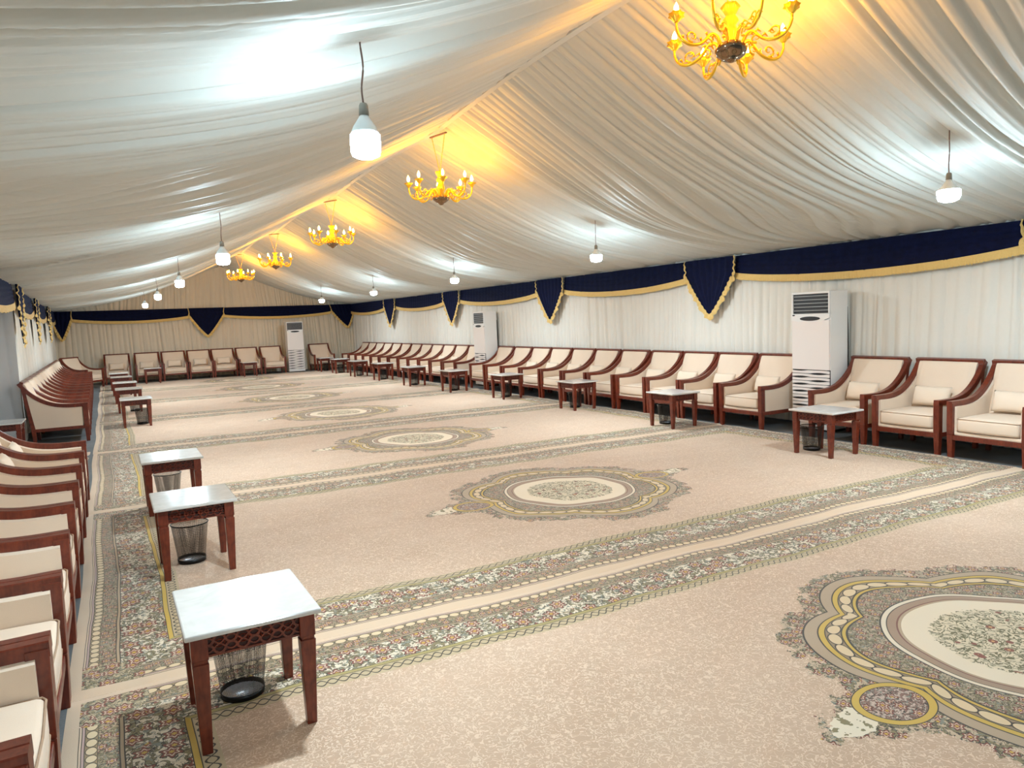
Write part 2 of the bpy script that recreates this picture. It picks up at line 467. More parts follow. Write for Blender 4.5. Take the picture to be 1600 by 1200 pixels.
for nm in ('wall_right', 'wall_left', 'wall_far', 'wall_near'):
    roots[nm] = struct(bpy.data.objects.new(nm, None)); COL.objects.link(roots[nm])
for k, (a, b) in enumerate(zip(FR, FR[1:])):
    wall_panel(roots['wall_right'], 'R', a, b, 300+10*k)
    if k != 3: wall_panel(roots['wall_left'], 'L', a, b, 400+10*k)
wall_panel(roots['wall_left'], 'L', 8.6, 13.5, 460, M['door'], amp=.07, wl=.55, recess=.36)
wall_panel(roots['wall_left'], 'D', -1.70, -1.20, 470, M['door'], amp=.06, wl=.35)
o = wall_panel(roots['wall_left'], 'D', -1.70, -1.20, 480, M['door'], amp=.06, wl=.35); o.location = (0, -4.8, 0)
xL1 = float(xl(Y1))
wall_panel(roots['wall_far'], 'F', xL1, RX, 500, M['gable'], amp=.08, wl=.14); wall_panel(roots['wall_far'], 'F', RX, XR, 520, M['gable'], amp=.08, wl=.14)
def gtop(s): return np.where(s < RX, EAVE+(RIDGE-EAVE)*(s-xL1)/(RX-xL1), EAVE+(RIDGE-EAVE)*(XR-s)/(XR-RX))-.02
o = wall_panel(roots['wall_far'], 'F', xL1+.02, XR-.02, 540, M['gable'], top=gtop, amp=.08, wl=.13, base=EAVE-.03); o.name = 'gable_panel'
wall_panel(roots['wall_near'], 'N', -1.27, XR, 560, top=lambda s: np.where(s < RX, EAVE+(RIDGE-EAVE)*(s+1.27)/(RX+1.27), EAVE+(RIDGE-EAVE)*(XR-s)/(XR-RX)))
# floor
bm = bmesh.new(); box(bm, -2.0, XR+.3, Y0-.2, Y1+.2, -.1, 0)
struct(obj('floor', bm, M['tarp']))

# ------------------------------------------------------------------ carpets
def carpet(yc, seed, label, x0=-.27, length=CL, width=CW, z=.0, rot=0, name='floral_carpet', group='floral carpets laid side by side'):
    nx, ny = 150, 60
    X, Y = np.meshgrid(np.linspace(0, length, nx), np.linspace(-width/2, width/2, ny), indexing='ij')
    uv = np.stack([X-CL/2, Y*(CW/width if width < 4 else 1)], -1).reshape(-1, 2)
    r = np.random.default_rng(seed)
    ph = r.uniform(0, 6, 8); ph[:3] = (1.0, 4.0, 2.0)
    # edges wander a little, low ripples cross the pile
    ey = (.012*np.sin(X*1.3+ph[0])+.012*np.sin(X*3.1+ph[1]))
    ex = (.010*np.sin(Y*2.1+ph[2]))
    e = np.clip(np.minimum(np.minimum(X, length-X), np.minimum(Y+width/2, width/2-Y))/.03, 0, 1)**.5
    rip = .004*np.sin(X*7+Y*3+ph[3])+.003*np.sin(X*13-Y*9+ph[4])+.004*np.sin(Y*16+np.sin(X*1.1)*2+ph[5])
    Z = z+.014*e+rip*e*.7+.0008
    co = np.stack([X+x0+ex, Y+ey, Z], -1).reshape(-1, 3)
    o = mesh_np(name, co, grid_faces(nx, ny), M['carpet'], smooth=True, uv=uv)
    o.location = (0, yc, 0)
    return tag(o, label, 'carpet', group)
joints = [-.16+.0, 3.71, 7.60, 11.46, 15.32, 19.18, 23.03, 26.85]
ordn = ['nearest beige floral carpet, its large medallion cut by the right edge of the photo', 'second beige floral carpet, its whole medallion in front of the two nearest left tables',
        'third beige floral carpet from the camera, running across the tent', 'fourth beige floral carpet from the camera, running across the tent', 'fifth beige floral carpet from the camera, running across the tent',
        'sixth beige floral carpet from the camera, second from the far wall', 'farthest beige floral carpet, in front of the armchairs along the end wall']
for k in range(7):
    carpet((joints[k]+joints[k+1])/2, 20+k, ordn[k], width=joints[k+1]-joints[k]+.002)
o = carpet(9.5, 40, 'floral carpet edge showing below the near left row of armchairs', x0=-1.2, length=.90, width=4.6, z=-.011, name='carpet_runner', group=None)

# ------------------------------------------------------------------ valances
def val_ring(kind, s, out, z):
    if kind == 'R': return (XR-.075-out, s, z)
    if kind == 'L': return (float(xl(s))+.075+out, s, z)
    return (s, Y1-.11-out, z)
def swag(kind, a, b, label, group, seed):
    L = b-a; n = int(L/.05)+1; nz = 16; r = np.random.default_rng(seed)
    root = thing('swag_valance', label, 'valance', group=group)
    s = np.linspace(a, b, n); t = (s-a)/L
    zb = 2.17-.125*(4*t*(1-t))**.8
    co = []
    for j in range(nz):
        v = j/(nz-1)
        for i in range(n):
            z = EAVE-.01+(zb[i]-EAVE+.01)*v
            ruch = .010*math.sin(v*30+math.sin(s[i]*2.2+seed)*1.8)*math.sin(PI*v)+.004*math.sin(s[i]*37)
            co.append(val_ring(kind, s[i], .03+ruch+.02*v, z))
    mesh_np('velvet_swag', np.array(co), grid_faces(nz, n), M['velvet'], root, smooth=True)
    n2 = int(L/.012)+1; s = np.linspace(a, b, n2); t = (s-a)/L; zb = 2.175-.125*(4*t*(1-t))**.8
    co = []; uv = []
    for j in range(5):
        v = j/4
        for i in range(n2):
            jag = (.006*math.sin(i*2.1)+r.uniform(-.004, .004))*v
            co.append(val_ring(kind, s[i], .058+.006*math.sin(i*1.9)*(.3+v)+.006*math.sin(s[i]*6), zb[i]-.095*v-jag)); uv.append((s[i], v))
    mesh_np('fringe', np.array(co), grid_faces(5, n2), M['fringe'], root, smooth=True, uv=np.array(uv))
    return root
def tail(kind, c, wd, label, group, tipz=1.53, tipoff=0.0):
    root = thing('pointed_valance_tail', label, 'valance', group=group)
    hw = wd/2; top = EAVE-.005
    def half(z):                         # half width at height z
        if z > 2.18: return hw*(1-.02*math.sin((z-2.18)*20))
        t = (z-tipz)/(2.18-tipz); return hw*max(t, 0)**.82
    nz = 26; ns = 25; co = []
    for j in range(nz):
        z = top+(tipz-top)*(j/(nz-1)); h = half(z); ctr = c+tipoff*(j/(nz-1))
        for i in range(ns):
            q = i/(ns-1)*2-1
            co.append(val_ring(kind, ctr+q*h, .085+.018*math.sin(q*hw*46+.6*j/nz)*(.4+.6*min(1, h/hw)), z))
    mesh_np('velvet_tail', np.array(co), grid_faces(nz, ns), M['velvet'], root, smooth=True)
    # fringe follows both edges
    path = []
    zs = np.linspace(top, tipz, 70)
    for z in zs: path.append((-half(z), z))
    for z in zs[::-1][1:]: path.append((half(z), z))
    co = []; uv = []; L = 0; N = len(path)
    for i, (q, z) in enumerate(path):
        a = path[max(i-1, 0)]; b_ = path[min(i+1, N-1)]
        tx, tz = b_[0]-a[0], b_[1]-a[1]; ll = math.hypot(tx, tz) or 1
        nx_, nz_ = tz/ll, -tx/ll
        fl = .03+.05*min(1, max(0, (2.26-z)/.15))
        if abs(q) < .02: nx_, nz_ = 0, -1
        if i: L += math.hypot(q-path[i-1][0], z-path[i-1][1])
        nz_ -= .45; k = math.hypot(nx_, nz_); 
        if z > 2.2: nz_ = 0
        cc = c+tipoff*(top-z)/(top-tipz)
        for j in range(4):
            v = j/3; wv = .016*math.sin(L*34)*v+.010*math.sin(L*71+1)
            co.append(val_ring(kind, cc+q+nx_/k*fl*(v-.25), .10+wv+.012*math.sin(v*PI), z+nz_/k*fl*(v-.25)*1.15+.010*math.sin(L*52)*v)); uv.append((L, v))
    mesh_np('fringe', np.array(co), grid_faces(N, 4), M['fringe'], root, smooth=True, uv=np.array(uv))
    return root
tw = .53
GS = 'navy velvet swags along the right wall'; GT = 'navy velvet tails along the right wall'
rightf = [3.62, 8.66, 13.4, 18.5, 23.5]
tnames = ['navy velvet pointed tail at the right edge of the photo', 'largest whole navy pointed tail, left of the near air conditioner', 'second whole navy pointed tail along the right wall, nearer than the middle air conditioner',
          'third navy pointed tail along the right wall, just left of the middle air conditioner', 'farthest navy pointed tail on the right wall, near the end corner']
for c, l in zip(rightf, tnames): tail('R', c, 1.06, l, GT)
snames = ['long navy swag with gold fringe above the near air conditioner', 'navy swag with gold fringe between the two largest pointed tails', 'navy swag with gold fringe above the middle air conditioner',
          'fourth navy swag with gold fringe along the right wall', 'farthest navy swag on the right wall, ending at the corner']
ends = rightf+[28.15]
for i in range(5):
    swag('R', ends[i]+tw-.02, ends[i+1]-(tw if i < 4 else 0)+.02, snames[i], GS, 60+i)
leftf = [8.6, 13.7, 18.5, 23.4]
lt = ['navy pointed tail on the left wall beyond the left edge of the photo', 'nearest visible navy pointed tail on the left wall, beside the grey curtain', 'second navy pointed tail along the left wall', 'farthest navy pointed tail along the left wall']
ls = ['navy fringed swag on the left wall above the grey curtain', 'second navy fringed swag on the left wall, past the grey curtain', 'third navy fringed swag along the left wall', 'farthest navy fringed swag on the left wall, by the corner']
for c, l in zip(leftf[1:], lt[1:]): tail('L', c, 1.0, l, 'navy velvet tails along the left wall')
le = leftf+[28.1]
for i in range(4): swag('L', le[i]+.48, le[i+1]-(.48 if i < 3 else 0), ls[i], 'navy velvet swags along the left wall', 80+i)
tail('F', 3.17, 1.14, 'navy pointed tail in the middle of the end wall', 'navy tails on the end wall', tipz=1.44)
tail('F', -1.22, .56, 'navy pointed tail in the left corner of the end wall', 'navy tails on the end wall', tipz=1.50, tipoff=-.02)
tail('F', 7.99, .86, 'navy pointed tail in the right corner of the end wall', 'navy tails on the end wall', tipz=1.55, tipoff=.22)
swag('F', -.95, 2.62, 'navy fringed swag on the end wall, left of the middle tail', 'navy swags on the end wall', 91)
swag('F', 3.72, 7.60, 'navy fringed swag on the end wall, above the far air conditioner', 'navy swags on the end wall', 92)

# ------------------------------------------------------------------ armchair (faces +x)
def make_chair():
    t = thing('armchair', '-', 'armchair')
    W = .385; TH = .055
    armtop = catmull([(-.425, 0, .965), (-.355, 0, .865), (-.275, 0, .775), (-.165, 0, .690), (-.04, 0, .630), (.10, 0, .600), (.25, 0, .592), (.42, 0, .595)], 4)
    for s in (-1, 1):
        yo, yi = s*W, s*(W-TH)
        bm = bmesh.new(); secs = []
        for i, p in enumerate(armtop):
            a = armtop[max(i-1, 0)]; b_ = armtop[min(i+1, len(armtop)-1)]; d = (b_-a).normalized(); nrm = Vector((d.z, 0, -d.x))
            if nrm.z > 0: nrm = -nrm
            thick = .055
            q = p+nrm*thick
            ya, yb = min(yo, yi), max(yo, yi); e = .005
            secs.append([(p.x, ya+e, p.z), (p.x, yb-e, p.z), (p.x+nrm.x*e, yb, p.z+nrm.z*e), (q.x, yb, q.z), (q.x, ya, q.z), (p.x+nrm.x*e, ya, p.z+nrm.z*e)])
        loft(bm, secs); obj('armrest', bm, M['wood'], t)
        # front leg rises to the arm
        bm = bmesh.new(); yc = s*(W-.03)
        taper(bm, (.385, yc, 0), (.024, .022), (.383, yc, .25), (.034, .030), .003)
        taper(bm, (.383, yc, .25), (.034, .030), (.383, yc, .57), (.036, .030), .003)
        obj('leg', bm, M['wood'], t)
        bm = bmesh.new()
        taper(bm, (-.305, yc, 0), (.022, .022), (-.315, yc, .24), (.030, .026), .003)
        taper(bm, (-.315, yc, .24), (.028, .026), (-.413, yc, .93), (.020, .026), .002)
        obj('leg', bm, M['wood'], t)
        bm = bmesh.new(); box(bm, -.30, .36, min(yo*.985, yi*1.01), max(yo*.985, yi*1.01), .20, .25, .003)
        obj('side_rail', bm, M['wood'], t)
        # upholstered side: outer and inner face
        bm = bmesh.new(); secs = []
        lo = [(-.300, .25), (.35, .25)]
        top = [p for p in armtop if -.385 < p.x < .36]
        ya, yb = s*(W-.048), s*(W-.008)
        if ya > yb: ya, yb = yb, ya
        for p in top:
            k = (p.x+.385)/(.745); bx = -.305+k*.66
            zt = p.z-.045
            secs.append([(bx, ya, .245), (bx, yb, .245), (p.x, yb, zt), (p.x, ya, zt)])
        loft(bm, secs); obj('side_panel', bm, M['uph'], t)
        bm = bmesh.new(); secs = []
        ia, ib = s*(W-.085), s*(W-.045)
        if ia > ib: ia, ib = ib, ia
        for p in [q for q in armtop if -.33 < q.x < .385]:
            k = (p.x+.33)/.67; bx = -.26+k*.606; zt = p.z-.048
            secs.append([(bx, ia, .27), (bx, ib, .27), (p.x, ib, zt), (p.x, ia+.012*(-s if s < 0 else 1)*0, zt-.012)])
        loft(bm, secs); obj('inner_side_pad', bm, M['uph'], t, smooth=False)
    # rails
    bm = bmesh.new(); box(bm, .352, .408, -W+.055, W-.055, .195, .245, .004); obj('front_rail', bm, M['wood'], t)
    bm = bmesh.new(); box(bm, -.335, -.29, -W+.05, W-.05, .20, .25, .004); obj('rear_rail', bm, M['wood'], t)
    bm = bmesh.new()
    loft(bm, [[(-.440, y, .935), (-.395, y, .925), (-.385, y, .962), (-.43, y, .975)] for y in (-W+.004, W-.004)]); obj('top_rail', bm, M['wood'], t)
    # seat
    bm = bmesh.new(); box(bm, -.30, .395, -W+.062, W-.062, .243, .282, .012, 2); obj('seat_base', bm, M['uph'], t, smooth=False)
    bm = bmesh.new(); box(bm, -.22, .40, -.298, .298, .285, .425, .028, 3)
    bmesh.ops.subdivide_edges(bm, edges=[e for e in bm.edges if e.calc_length() > .3], cuts=5, use_grid_fill=True)
    for v in bm.verts:
        if v.co.z > .38: v.co.z += .022*max(0, 1-(v.co.x-.09)**2/.1)*max(0, 1-v.co.y**2/.09)
        if v.co.x > .36: v.co.x += .012*max(0, 1-v.co.y**2/.09)
    sc = obj('seat_cushion', bm, M['uph'], t, smooth=True)
    bm = bmesh.new()
    for z in (.418, .294):
        tube(bm, [(-.20, -.294, z), (.39, -.294, z), (.402, -.27, z), (.410, 0, z), (.402, .27, z), (.39, .294, z), (-.20, .294, z)], .004, 6)
    obj('piping', bm, M['pipe'], sc)
    # back
    bm = bmesh.new(); secs = []
    prof = [(-.395, .30), (-.395+.0, .30)]
    front = catmull([(-.185, 0, .40), (-.225, 0, .55), (-.285, 0, .74), (-.350, 0, .915), (-.385, 0, .938)], 4)
    for p in front:
        bx = -.335-(p.z-.25)*.125
        secs.append((p, bx))
    N = 12; R = []
    for p, bx in secs:
        ring = []
        for i in range(N+1):
            y = -.325+.65*i/N; e = max(0, 1-(abs(y)/.325)**6)
            ring.append((p.x-.02+.028*e, y, p.z))
        ring += [(bx, .325, p.z), (bx, -.325, p.z)]
        R.append(ring)
    loft(bm, R); obj('backrest', bm, M['uph'], t, smooth=False)
    return t
def make_pillow():
    n, m_ = 20, 14; co = []
    for i in range(n+1):
        for j in range(m_+1):
            pass
    bm = bmesh.new(); bmesh.ops.create_grid(bm, x_segments=20, y_segments=12, size=1)
    r = bmesh.ops.duplicate(bm, geom=bm.verts[:]+bm.edges[:]+bm.faces[:])
    dupv = {v for v in r['geom'] if isinstance(v, bmesh.types.BMVert)}
    for v in bm.verts:
        a, b_ = v.co.x, v.co.y
        e = (max(0, 1-a*a)*max(0, 1-b_*b_))**.42
        pinch = 1-.05*(1-abs(b_))**1*0
        z = .058*e*(1 if v not in dupv else -1)
        xx = a*.215*(1-.06*(1-b_*b_)**1*abs(a)*0-.05*(1-abs(b_))*(abs(a) > .9)); yy = b_*.112*(1-.06*(1-abs(a)))
        v.co = Vector((z, xx, yy))
    bmesh.ops.remove_doubles(bm, verts=bm.verts, dist=.0005)
    return obj('lumbar_pillow', bm, M['pillow'], smooth=True)
CH = make_chair(); chair_used = [False]
PL = make_pillow(); pil_used = [False]
def place_chair(x, y, rz, label, group, pillow=None):
    if not chair_used[0]:
        chair_used[0] = True; CH.location = (x, y, 0); CH.rotation_euler = (0, 0, rz); CH['label'] = label; CH['group'] = group
    else: dup(CH, (x, y, 0), rz, label, group)
    if pillow:
        off = (random.uniform(-.03, .03), random.uniform(-.02, .02))
        lx = -.125; c, s = math.cos(rz), math.sin(rz)
        px, py = x+lx*c-off[0]*s, y+lx*s+off[0]*c
        if not pil_used[0]: pil_used[0] = True; p = PL
        else: p = PL.copy(); COL.objects.link(p)
        p.location = (px, py, .565); p.rotation_euler = (0, -.30, rz+random.uniform(-.05, .05))
        tag(p, pillow, 'pillow', 'lumbar pillows on the armchairs')
ORD = ['first', 'second', 'third', 'fourth', 'fifth', 'sixth', 'seventh', 'eighth', 'ninth', 'tenth', 'eleventh', 'twelfth', 'thirteenth']
# right row faces -x: near-corner y values measured
cx_r = 7.93; CWD = .77
GR = 'armchairs in the right row'
near = [(3.66, 'beige armchair at the right edge of the photo, in the right row'), (4.51, 'beige armchair second from the right edge of the photo'), (5.37, 'beige armchair just right of the near air conditioner, behind the nearest right table')]
for yy, l in near:
    place_chair(cx_r, yy+CWD/2, PI, l, GR, 'small beige pillow on the '+l[6:].split(',')[0])
midl = [6.88, 7.70, 8.49, 9.29, 10.14, 10.97, 11.77, 12.58, 13.38, 14.20, 15.04]
for i, yy in enumerate(midl):
    l = ('beige armchair directly beyond the near air conditioner' if i == 0 else ('beige armchair directly before the middle air conditioner' if i == 10 else 'beige armchair in the right row, %s beyond the near air conditioner' % ORD[i]))
    place_chair(cx_r, yy+CWD/2, PI, l, GR, 'small beige pillow on the armchair %s beyond the near air conditioner' % ORD[i] if i < 9 else None)
farl = [16.66, 17.48, 18.30, 19.12, 19.94, 20.77, 21.65, 22.50, 23.34, 24.17, 25.0, 25.84]
for i, yy in enumerate(farl):
    place_chair(cx_r, yy+CWD/2, PI, ('beige armchair directly beyond the middle air conditioner' if i == 0 else ('farthest beige armchair of the right row, at the end corner' if i == 11 else 'beige armchair in the right row, %s beyond the middle air conditioner' % ORD[i])), GR,
                'small beige pillow on the armchair %s beyond the middle air conditioner' % ORD[i] if i in (1, 2, 4) else None)
# left near row
for i, yy in enumerate([8.33, 7.56, 6.79, 6.02, 5.25, 4.48, 3.71, 2.94, 2.17, 1.40]):
    l = 'beige armchair at the far end of the near left row' if i == 0 else ('nearest beige armchair, cut by the bottom left corner of the photo' if i == 9 else 'beige armchair in the near left row, %s from its far end' % ORD[i])
    place_chair(-.27-.42+.02, yy-CWD/2, 0, l, 'armchairs in the near left row', 'small beige pillow on the armchair %s from the far end of the near left row' % ORD[i] if i in (0, 1) else None)
for i in range(13):
    yy = 13.02+i*.86
    xx = float(np.interp(yy, [13, 24], [-.74, -.84]))
    l = 'nearest armchair of the far left row, its whole beige side showing' if i == 0 else ('farthest armchair of the far left row' if i == 12 else 'beige armchair in the far left row, %s from its near end' % ORD[i])
    place_chair(xx, yy+CWD/2, 0, l, 'armchairs in the far left row')
place_chair(-.70, 26.0, -.62, 'beige armchair set at an angle in the far left corner', 'armchairs along the end wall')
gx = [-.13, .76, 1.57, 2.37, 3.15, 3.96, 4.79, 6.55]
for i, xx in enumerate(gx):
    l = 'beige armchair just right of the far air conditioner' if i == 7 else ('beige armchair on the end wall, just left of the far air conditioner' if i == 6 else 'beige armchair on the end wall, %s from the left of the straight row' % ORD[i])
    place_chair(xx+.39, 27.25, -PI/2, l, 'armchairs along the end wall', ('small dark beige pillow on the fifth armchair of the end wall row' if i == 4 else ('small beige pillow on the %s armchair of the end wall row' % ORD[i] if i in (0, 1, 2, 3) else None)))

# ------------------------------------------------------------------ side table
def make_table():
    t = thing('side_table', '-', 'table'); H = .49
    bm = bmesh.new(); box(bm, -.252, .252, -.285, .285, H-.022, H, .007, 2); obj('tabletop', bm, M['marble'], t)
    lx, ly = .200, .222; a = .030
    for sx in (-1, 1):
        for sy in (-1, 1):
            bm = bmesh.new()
            box(bm, sx*lx-a, sx*lx+a, sy*ly-a, sy*ly+a, .372, H-.022, .002)
            taper(bm, (sx*lx, sy*ly, .358), (a-.006, a-.006), (sx*lx, sy*ly, .372), (a-.004, a-.004))
            taper(bm, (sx*lx*.99, sy*ly*.99, 0), (.019, .019), (sx*lx, sy*ly, .358), (a, a), .002)
            obj('leg', bm, M['wood'], t)
    z0, z1 = .378, H-.024
    for k in range(4):
        rz = k*PI/2; half = (lx if k % 2 else ly)-a; dist = (ly if k % 2 else lx)
        # apron board lies at distance 'dist' along its outward direction
        M4 = Matrix.Rotation(rz, 4, 'Z')
        bm = bmesh.new(); box(bm, dist-.012, dist+.010, -half, half, z0, z1)
        bm.transform(M4); ap = obj('apron', bm, M['recess'], t)
        bm = bmesh.new(); o_ = dist+.010
        box(bm, o_, o_+.008, -half, half, z0, z0+.008); box(bm, o_, o_+.008, -half, half, z1-.007, z1)
        ncell = 4; cw = 2*half/ncell; zc = (z0+z1)/2; A = (z1-z0)/2-.008
        def ribbon(f, y_0, y_1, n=20, w_=.0045):
            pts = [(y_0+(y_1-y_0)*i/n) for i in range(n+1)]
            P = [Vector((0, y, f(y))) for y in pts]; s_ = []
            for i, p in enumerate(P):
                d = (P[min(i+1, n)]-P[max(i-1, 0)]).normalized(); nn = Vector((0, -d.z, d.y))*w_
                s_.append([(o_, p.y+nn.y, p.z+nn.z), (o_+.007, p.y+nn.y, p.z+nn.z), (o_+.007, p.y-nn.y, p.z-nn.z), (o_, p.y-nn.y, p.z-nn.z)])
            loft(bm, s_)
        def ogee(y, sg, am=A):
            ph = (y+half)/cw*2*PI; c_ = -math.cos(ph)
            return zc+sg*am*(.5+.5*(abs(c_)**.55*(1 if c_ > 0 else -1)))
        for sg in (-1, 1):
            ribbon(lambda y: ogee(y, sg), -half, half, 56)
            ribbon(lambda y: zc+sg*A*.78*(.5-.5*math.cos((y+half+cw/2)/cw*2*PI))**.8, -half, half, 48, .003)
        for c_i in range(ncell):     # small inner diamonds
            yc = -half+cw*(c_i+.5)
            ring = [(yc+cw*.23*math.cos(q*PI/4), zc+A*.42*math.sin(q*PI/4)) for q in range(9)]
            tube(bm, [(o_+.002, a_, b_) for a_, b_ in ring], .0028, 4)
        bm.transform(M4); obj('carved_lattice', bm, M['wood'], ap)
    return t
TB = make_table(); used_t = [False]
def place_table(x, y, rz, label, group):
    if not used_t[0]:
        used_t[0] = True; TB.location = (x, y, .014); TB.rotation_euler = (0, 0, rz); TB['label'] = label; TB['group'] = group; return
    dup(TB, (x, y, .014), rz, label, group)
def make_bin():
    t = thing('wire_bin', '-', 'bin'); n = 40
    co = []; uv = []
    for j in range(9):
        v = j/8; r = .090+.030*v
        for i in range(n+1):
            a = 2*PI*i/n; co.append((r*math.cos(a), r*math.sin(a), .022+.246*v)); uv.append((i/n, v))
    mesh_np('mesh_wall', np.array(co), grid_faces(9, n+1), M['mesh'], t, smooth=True, uv=np.array(uv))
    bm = bmesh.new(); tube(bm, [(.121*math.cos(i*PI/18), .121*math.sin(i*PI/18), .27) for i in range(37)], .0045, 8, False); obj('rim', bm, M['steelblack'], t, smooth=True)
    bm = bmesh.new(); lathe(bm, [(.088, 0), (.0925, 0), (.0935, .026), (.0915, .026), (.088, .004)], 36); obj('base_band', bm, M['steelblack'], t, smooth=True)
    bm = bmesh.new(); lathe(bm, [(0, .003), (.085, .003), (.089, .008)], 36); obj('base_disc', bm, M['binbase'], t, smooth=True)
    return t
BN = make_bin(); used_b = [False]
def place_bin(x, y, label, group):
    if not used_b[0]:
        used_b[0] = True; BN.location = (x, y, .016); BN['label'] = label; BN['group'] = group; return
    dup(BN, (x, y, .016), random.uniform(0, 6), label, group)
TL = 'white-topped tables along the left side'; TR = 'white-topped tables along the right side'
lnames = ['largest white-topped carved wooden table, nearest the camera on the left', 'white-topped wooden table second from the camera on the left', 'white-topped wooden table third from the camera on the left',
          'white-topped table beside the near end of the far left armchair row', 'second white-topped table in the far left line', 'third white-topped table in the far left line', 'fourth white-topped table in the far left line', 'farthest white-topped table in the far left line']
lp = [(.415, 3.155, .0, .19, 'T'), (.43, 5.39, .0, .14, 'T'), (.43, 7.33, .0, .30, 'T'), (.37, 14.36, 0, .2, 'T'), (.33, 17.1, 0, .0, 'T'), (.30, 19.4, 0, 0, ''), (.27, 22.0, 0, 0, ''), (.24, 24.1, 0, 0, '')]
for i, ((x, y, rz, bo, fl), l) in enumerate(zip(lp, lnames)):
    place_table(x, y, rz, l, TL)
    if i < 5: place_bin(x+(-.005 if i < 1 else (-.02 if i < 3 else .09)), y+bo, 'black wire mesh bin under the '+['largest wooden table, nearest the camera', 'table second from the camera on the left', 'table third from the camera on the left', 'nearest table of the far left line', 'second table of the far left line'][i], 'black wire mesh bins')
rp = [(6.79, 5.32), (6.94, 7.96), (7.06, 10.56), (7.05, 13.1), (6.88, 15.3), (6.80, 17.6), (6.87, 20.2), (6.83, 22.4), (6.83, 24.5), (6.75, 26.1)]
rn = ['white-topped table in front of the near air conditioner'] + ['white-topped table in the right line, %s from the near end' % ORD[i] for i in range(1, 9)] + ['farthest white-topped table of the right line, by the end wall']
for i, ((x, y), l) in enumerate(zip(rp, rn)):
    place_table(x, y, 0, l, TR)
    place_bin(x+.07, y+(.24 if i < 2 else .18), 'black wire mesh bin under the '+l.replace('white-topped ', ''), 'black wire mesh bins')
place_table(1.22, 26.2, 0, 'white-topped table before the end wall armchairs, at the left', 'white-topped tables before the end wall')
place_table(4.20, 26.3, 0, 'white-topped table before the end wall armchairs, left of the far air conditioner', 'white-topped tables before the end wall')
place_table(-1.315, 11.95, .0, 'white-topped table cut by the left edge, before the grey curtain', TL)
bpy.data.objects  # noqa

# ------------------------------------------------------------------ floor standing air conditioners (front faces -x)
def make_ac():
    t = thing('air_conditioner', '-', 'air conditioner'); Wd, D, H = .29, .34, 1.81
    bm = bmesh.new(); box(bm, .015, D, -Wd, Wd, .03, H, .006, 2); obj('cabinet', bm, M['acwhite'], t)
    bm = bmesh.new(); box(bm, .03, D-.02, -Wd+.02, Wd-.02, 0, .03); obj('plinth', bm, M['acdark'], t)
    # top outlet: frame, dark cavity, slats
    bm = bmesh.new(); box(bm, -.012, .015, -Wd, Wd, H-.03, H-.002, .004); box(bm, -.012, .015, -Wd, -Wd+.018, 1.53, H-.03); box(bm, -.012, .015, Wd-.018, Wd, 1.53, H-.03)
    og = obj('outlet_frame', bm, M['acwhite'], t)
    bm = bmesh.new(); box(bm, .004, .014, -Wd+.018, Wd-.018, 1.53, H-.03); obj('outlet_cavity', bm, M['acdark'], og)
    for k in range(5):
        z = 1.562+k*.046
        bm = bmesh.new(); loft(bm, [[(-.008, y, z), (.004, y, z+.003), (.004, y, z+.010), (-.008, y, z+.007)] for y in (-Wd+.019, Wd-.019)])
        obj('slat', bm, M['acgrey'], og)
    # control panel strip with a sloping lower edge
    bm = bmesh.new()
    def prism(poly, x0, x1):
        a = [bm.verts.new((x0, y, z)) for y, z in poly]; b_ = [bm.verts.new((x1, y, z)) for y, z in poly]
        bm.faces.new(a); bm.faces.new(b_[::-1]); n = len(poly)
        for i in range(n): bm.faces.new((a[i], a[(i+1) % n], b_[(i+1) % n], b_[i]))
    prism([(-Wd, 1.525), (Wd, 1.525), (Wd, 1.44), (Wd*.6, 1.425), (0, 1.415), (-Wd*.6, 1.425), (-Wd, 1.47)], -.016, .015); cp = obj('control_panel', bm, M['acwhite'], t)
    bm = bmesh.new(); prism([(.155*math.cos(a*PI/12)*(1.0), 1.462+.028*math.sin(a*PI/12)) for a in range(24)], -.021, -.015); obj('display', bm, M['acdark'], cp)
    bm = bmesh.new(); prism([(.255+.020*math.cos(a*PI/6), 1.508+.009*math.sin(a*PI/6)) for a in range(12)], -.019, -.015); obj('badge', bm, M['acdark'], cp)
    bm = bmesh.new(); box(bm, -.014, .015, -Wd+.003, Wd-.003, .80, 1.44, .004, 2); obj('front_panel', bm, M['acpanel'], t)
    bm = bmesh.new(); box(bm, .0, .015, -Wd+.004, Wd-.004, .09, .80); ig = obj('intake_backing', bm, M['acdark'], t)
    nb = 15; st = .70/nb
    for k in range(nb):
        z = .795-(k+1)*st; ph = (k % 2)*PI
        bm = bmesh.new(); secs = []
        for i in range(13):
            y = -Wd+.004+(2*Wd-.008)*i/12; q = i/12
            lo = .004+.011*max(0, math.sin(q*PI*1.0*2+ph)); hi = .004+.011*max(0, math.sin(q*2*PI+ph+PI*.85))
            secs.append([(-.012, y, z+lo), (.001, y, z+lo), (.001, y, z+st-hi), (-.012, y, z+st-hi)])
        loft(bm, secs); obj('louvre', bm, M['acpanel'], t)
    bm = bmesh.new(); box(bm, -.012, .015, -Wd, Wd, .03, .095, .003); obj('kick_panel', bm, M['acwhite'], t)
    bm = bmesh.new(); tube(bm, catmull([(D+.015, -Wd+.02, 1.6), (D+.02, -Wd+.01, 1.2), (D+.03, -Wd+.02, .8), (D+.03, -Wd+.05, .02)], 5), .008, 6); obj('pipe', bm, M['steelblack'], t)
    return t
AC = make_ac()
AC.location = (8.0, 6.49, .0); AC['label'] = 'tall white floor-standing air conditioner nearest the camera, right wall'; AC['group'] = 'air conditioners'
dup(AC, (8.0, 16.17, 0), 0, 'white floor-standing air conditioner in the middle of the right wall', 'air conditioners')
dup(AC, (5.98, 27.05, 0), PI/2, 'white floor-standing air conditioner against the end wall', 'air conditioners')

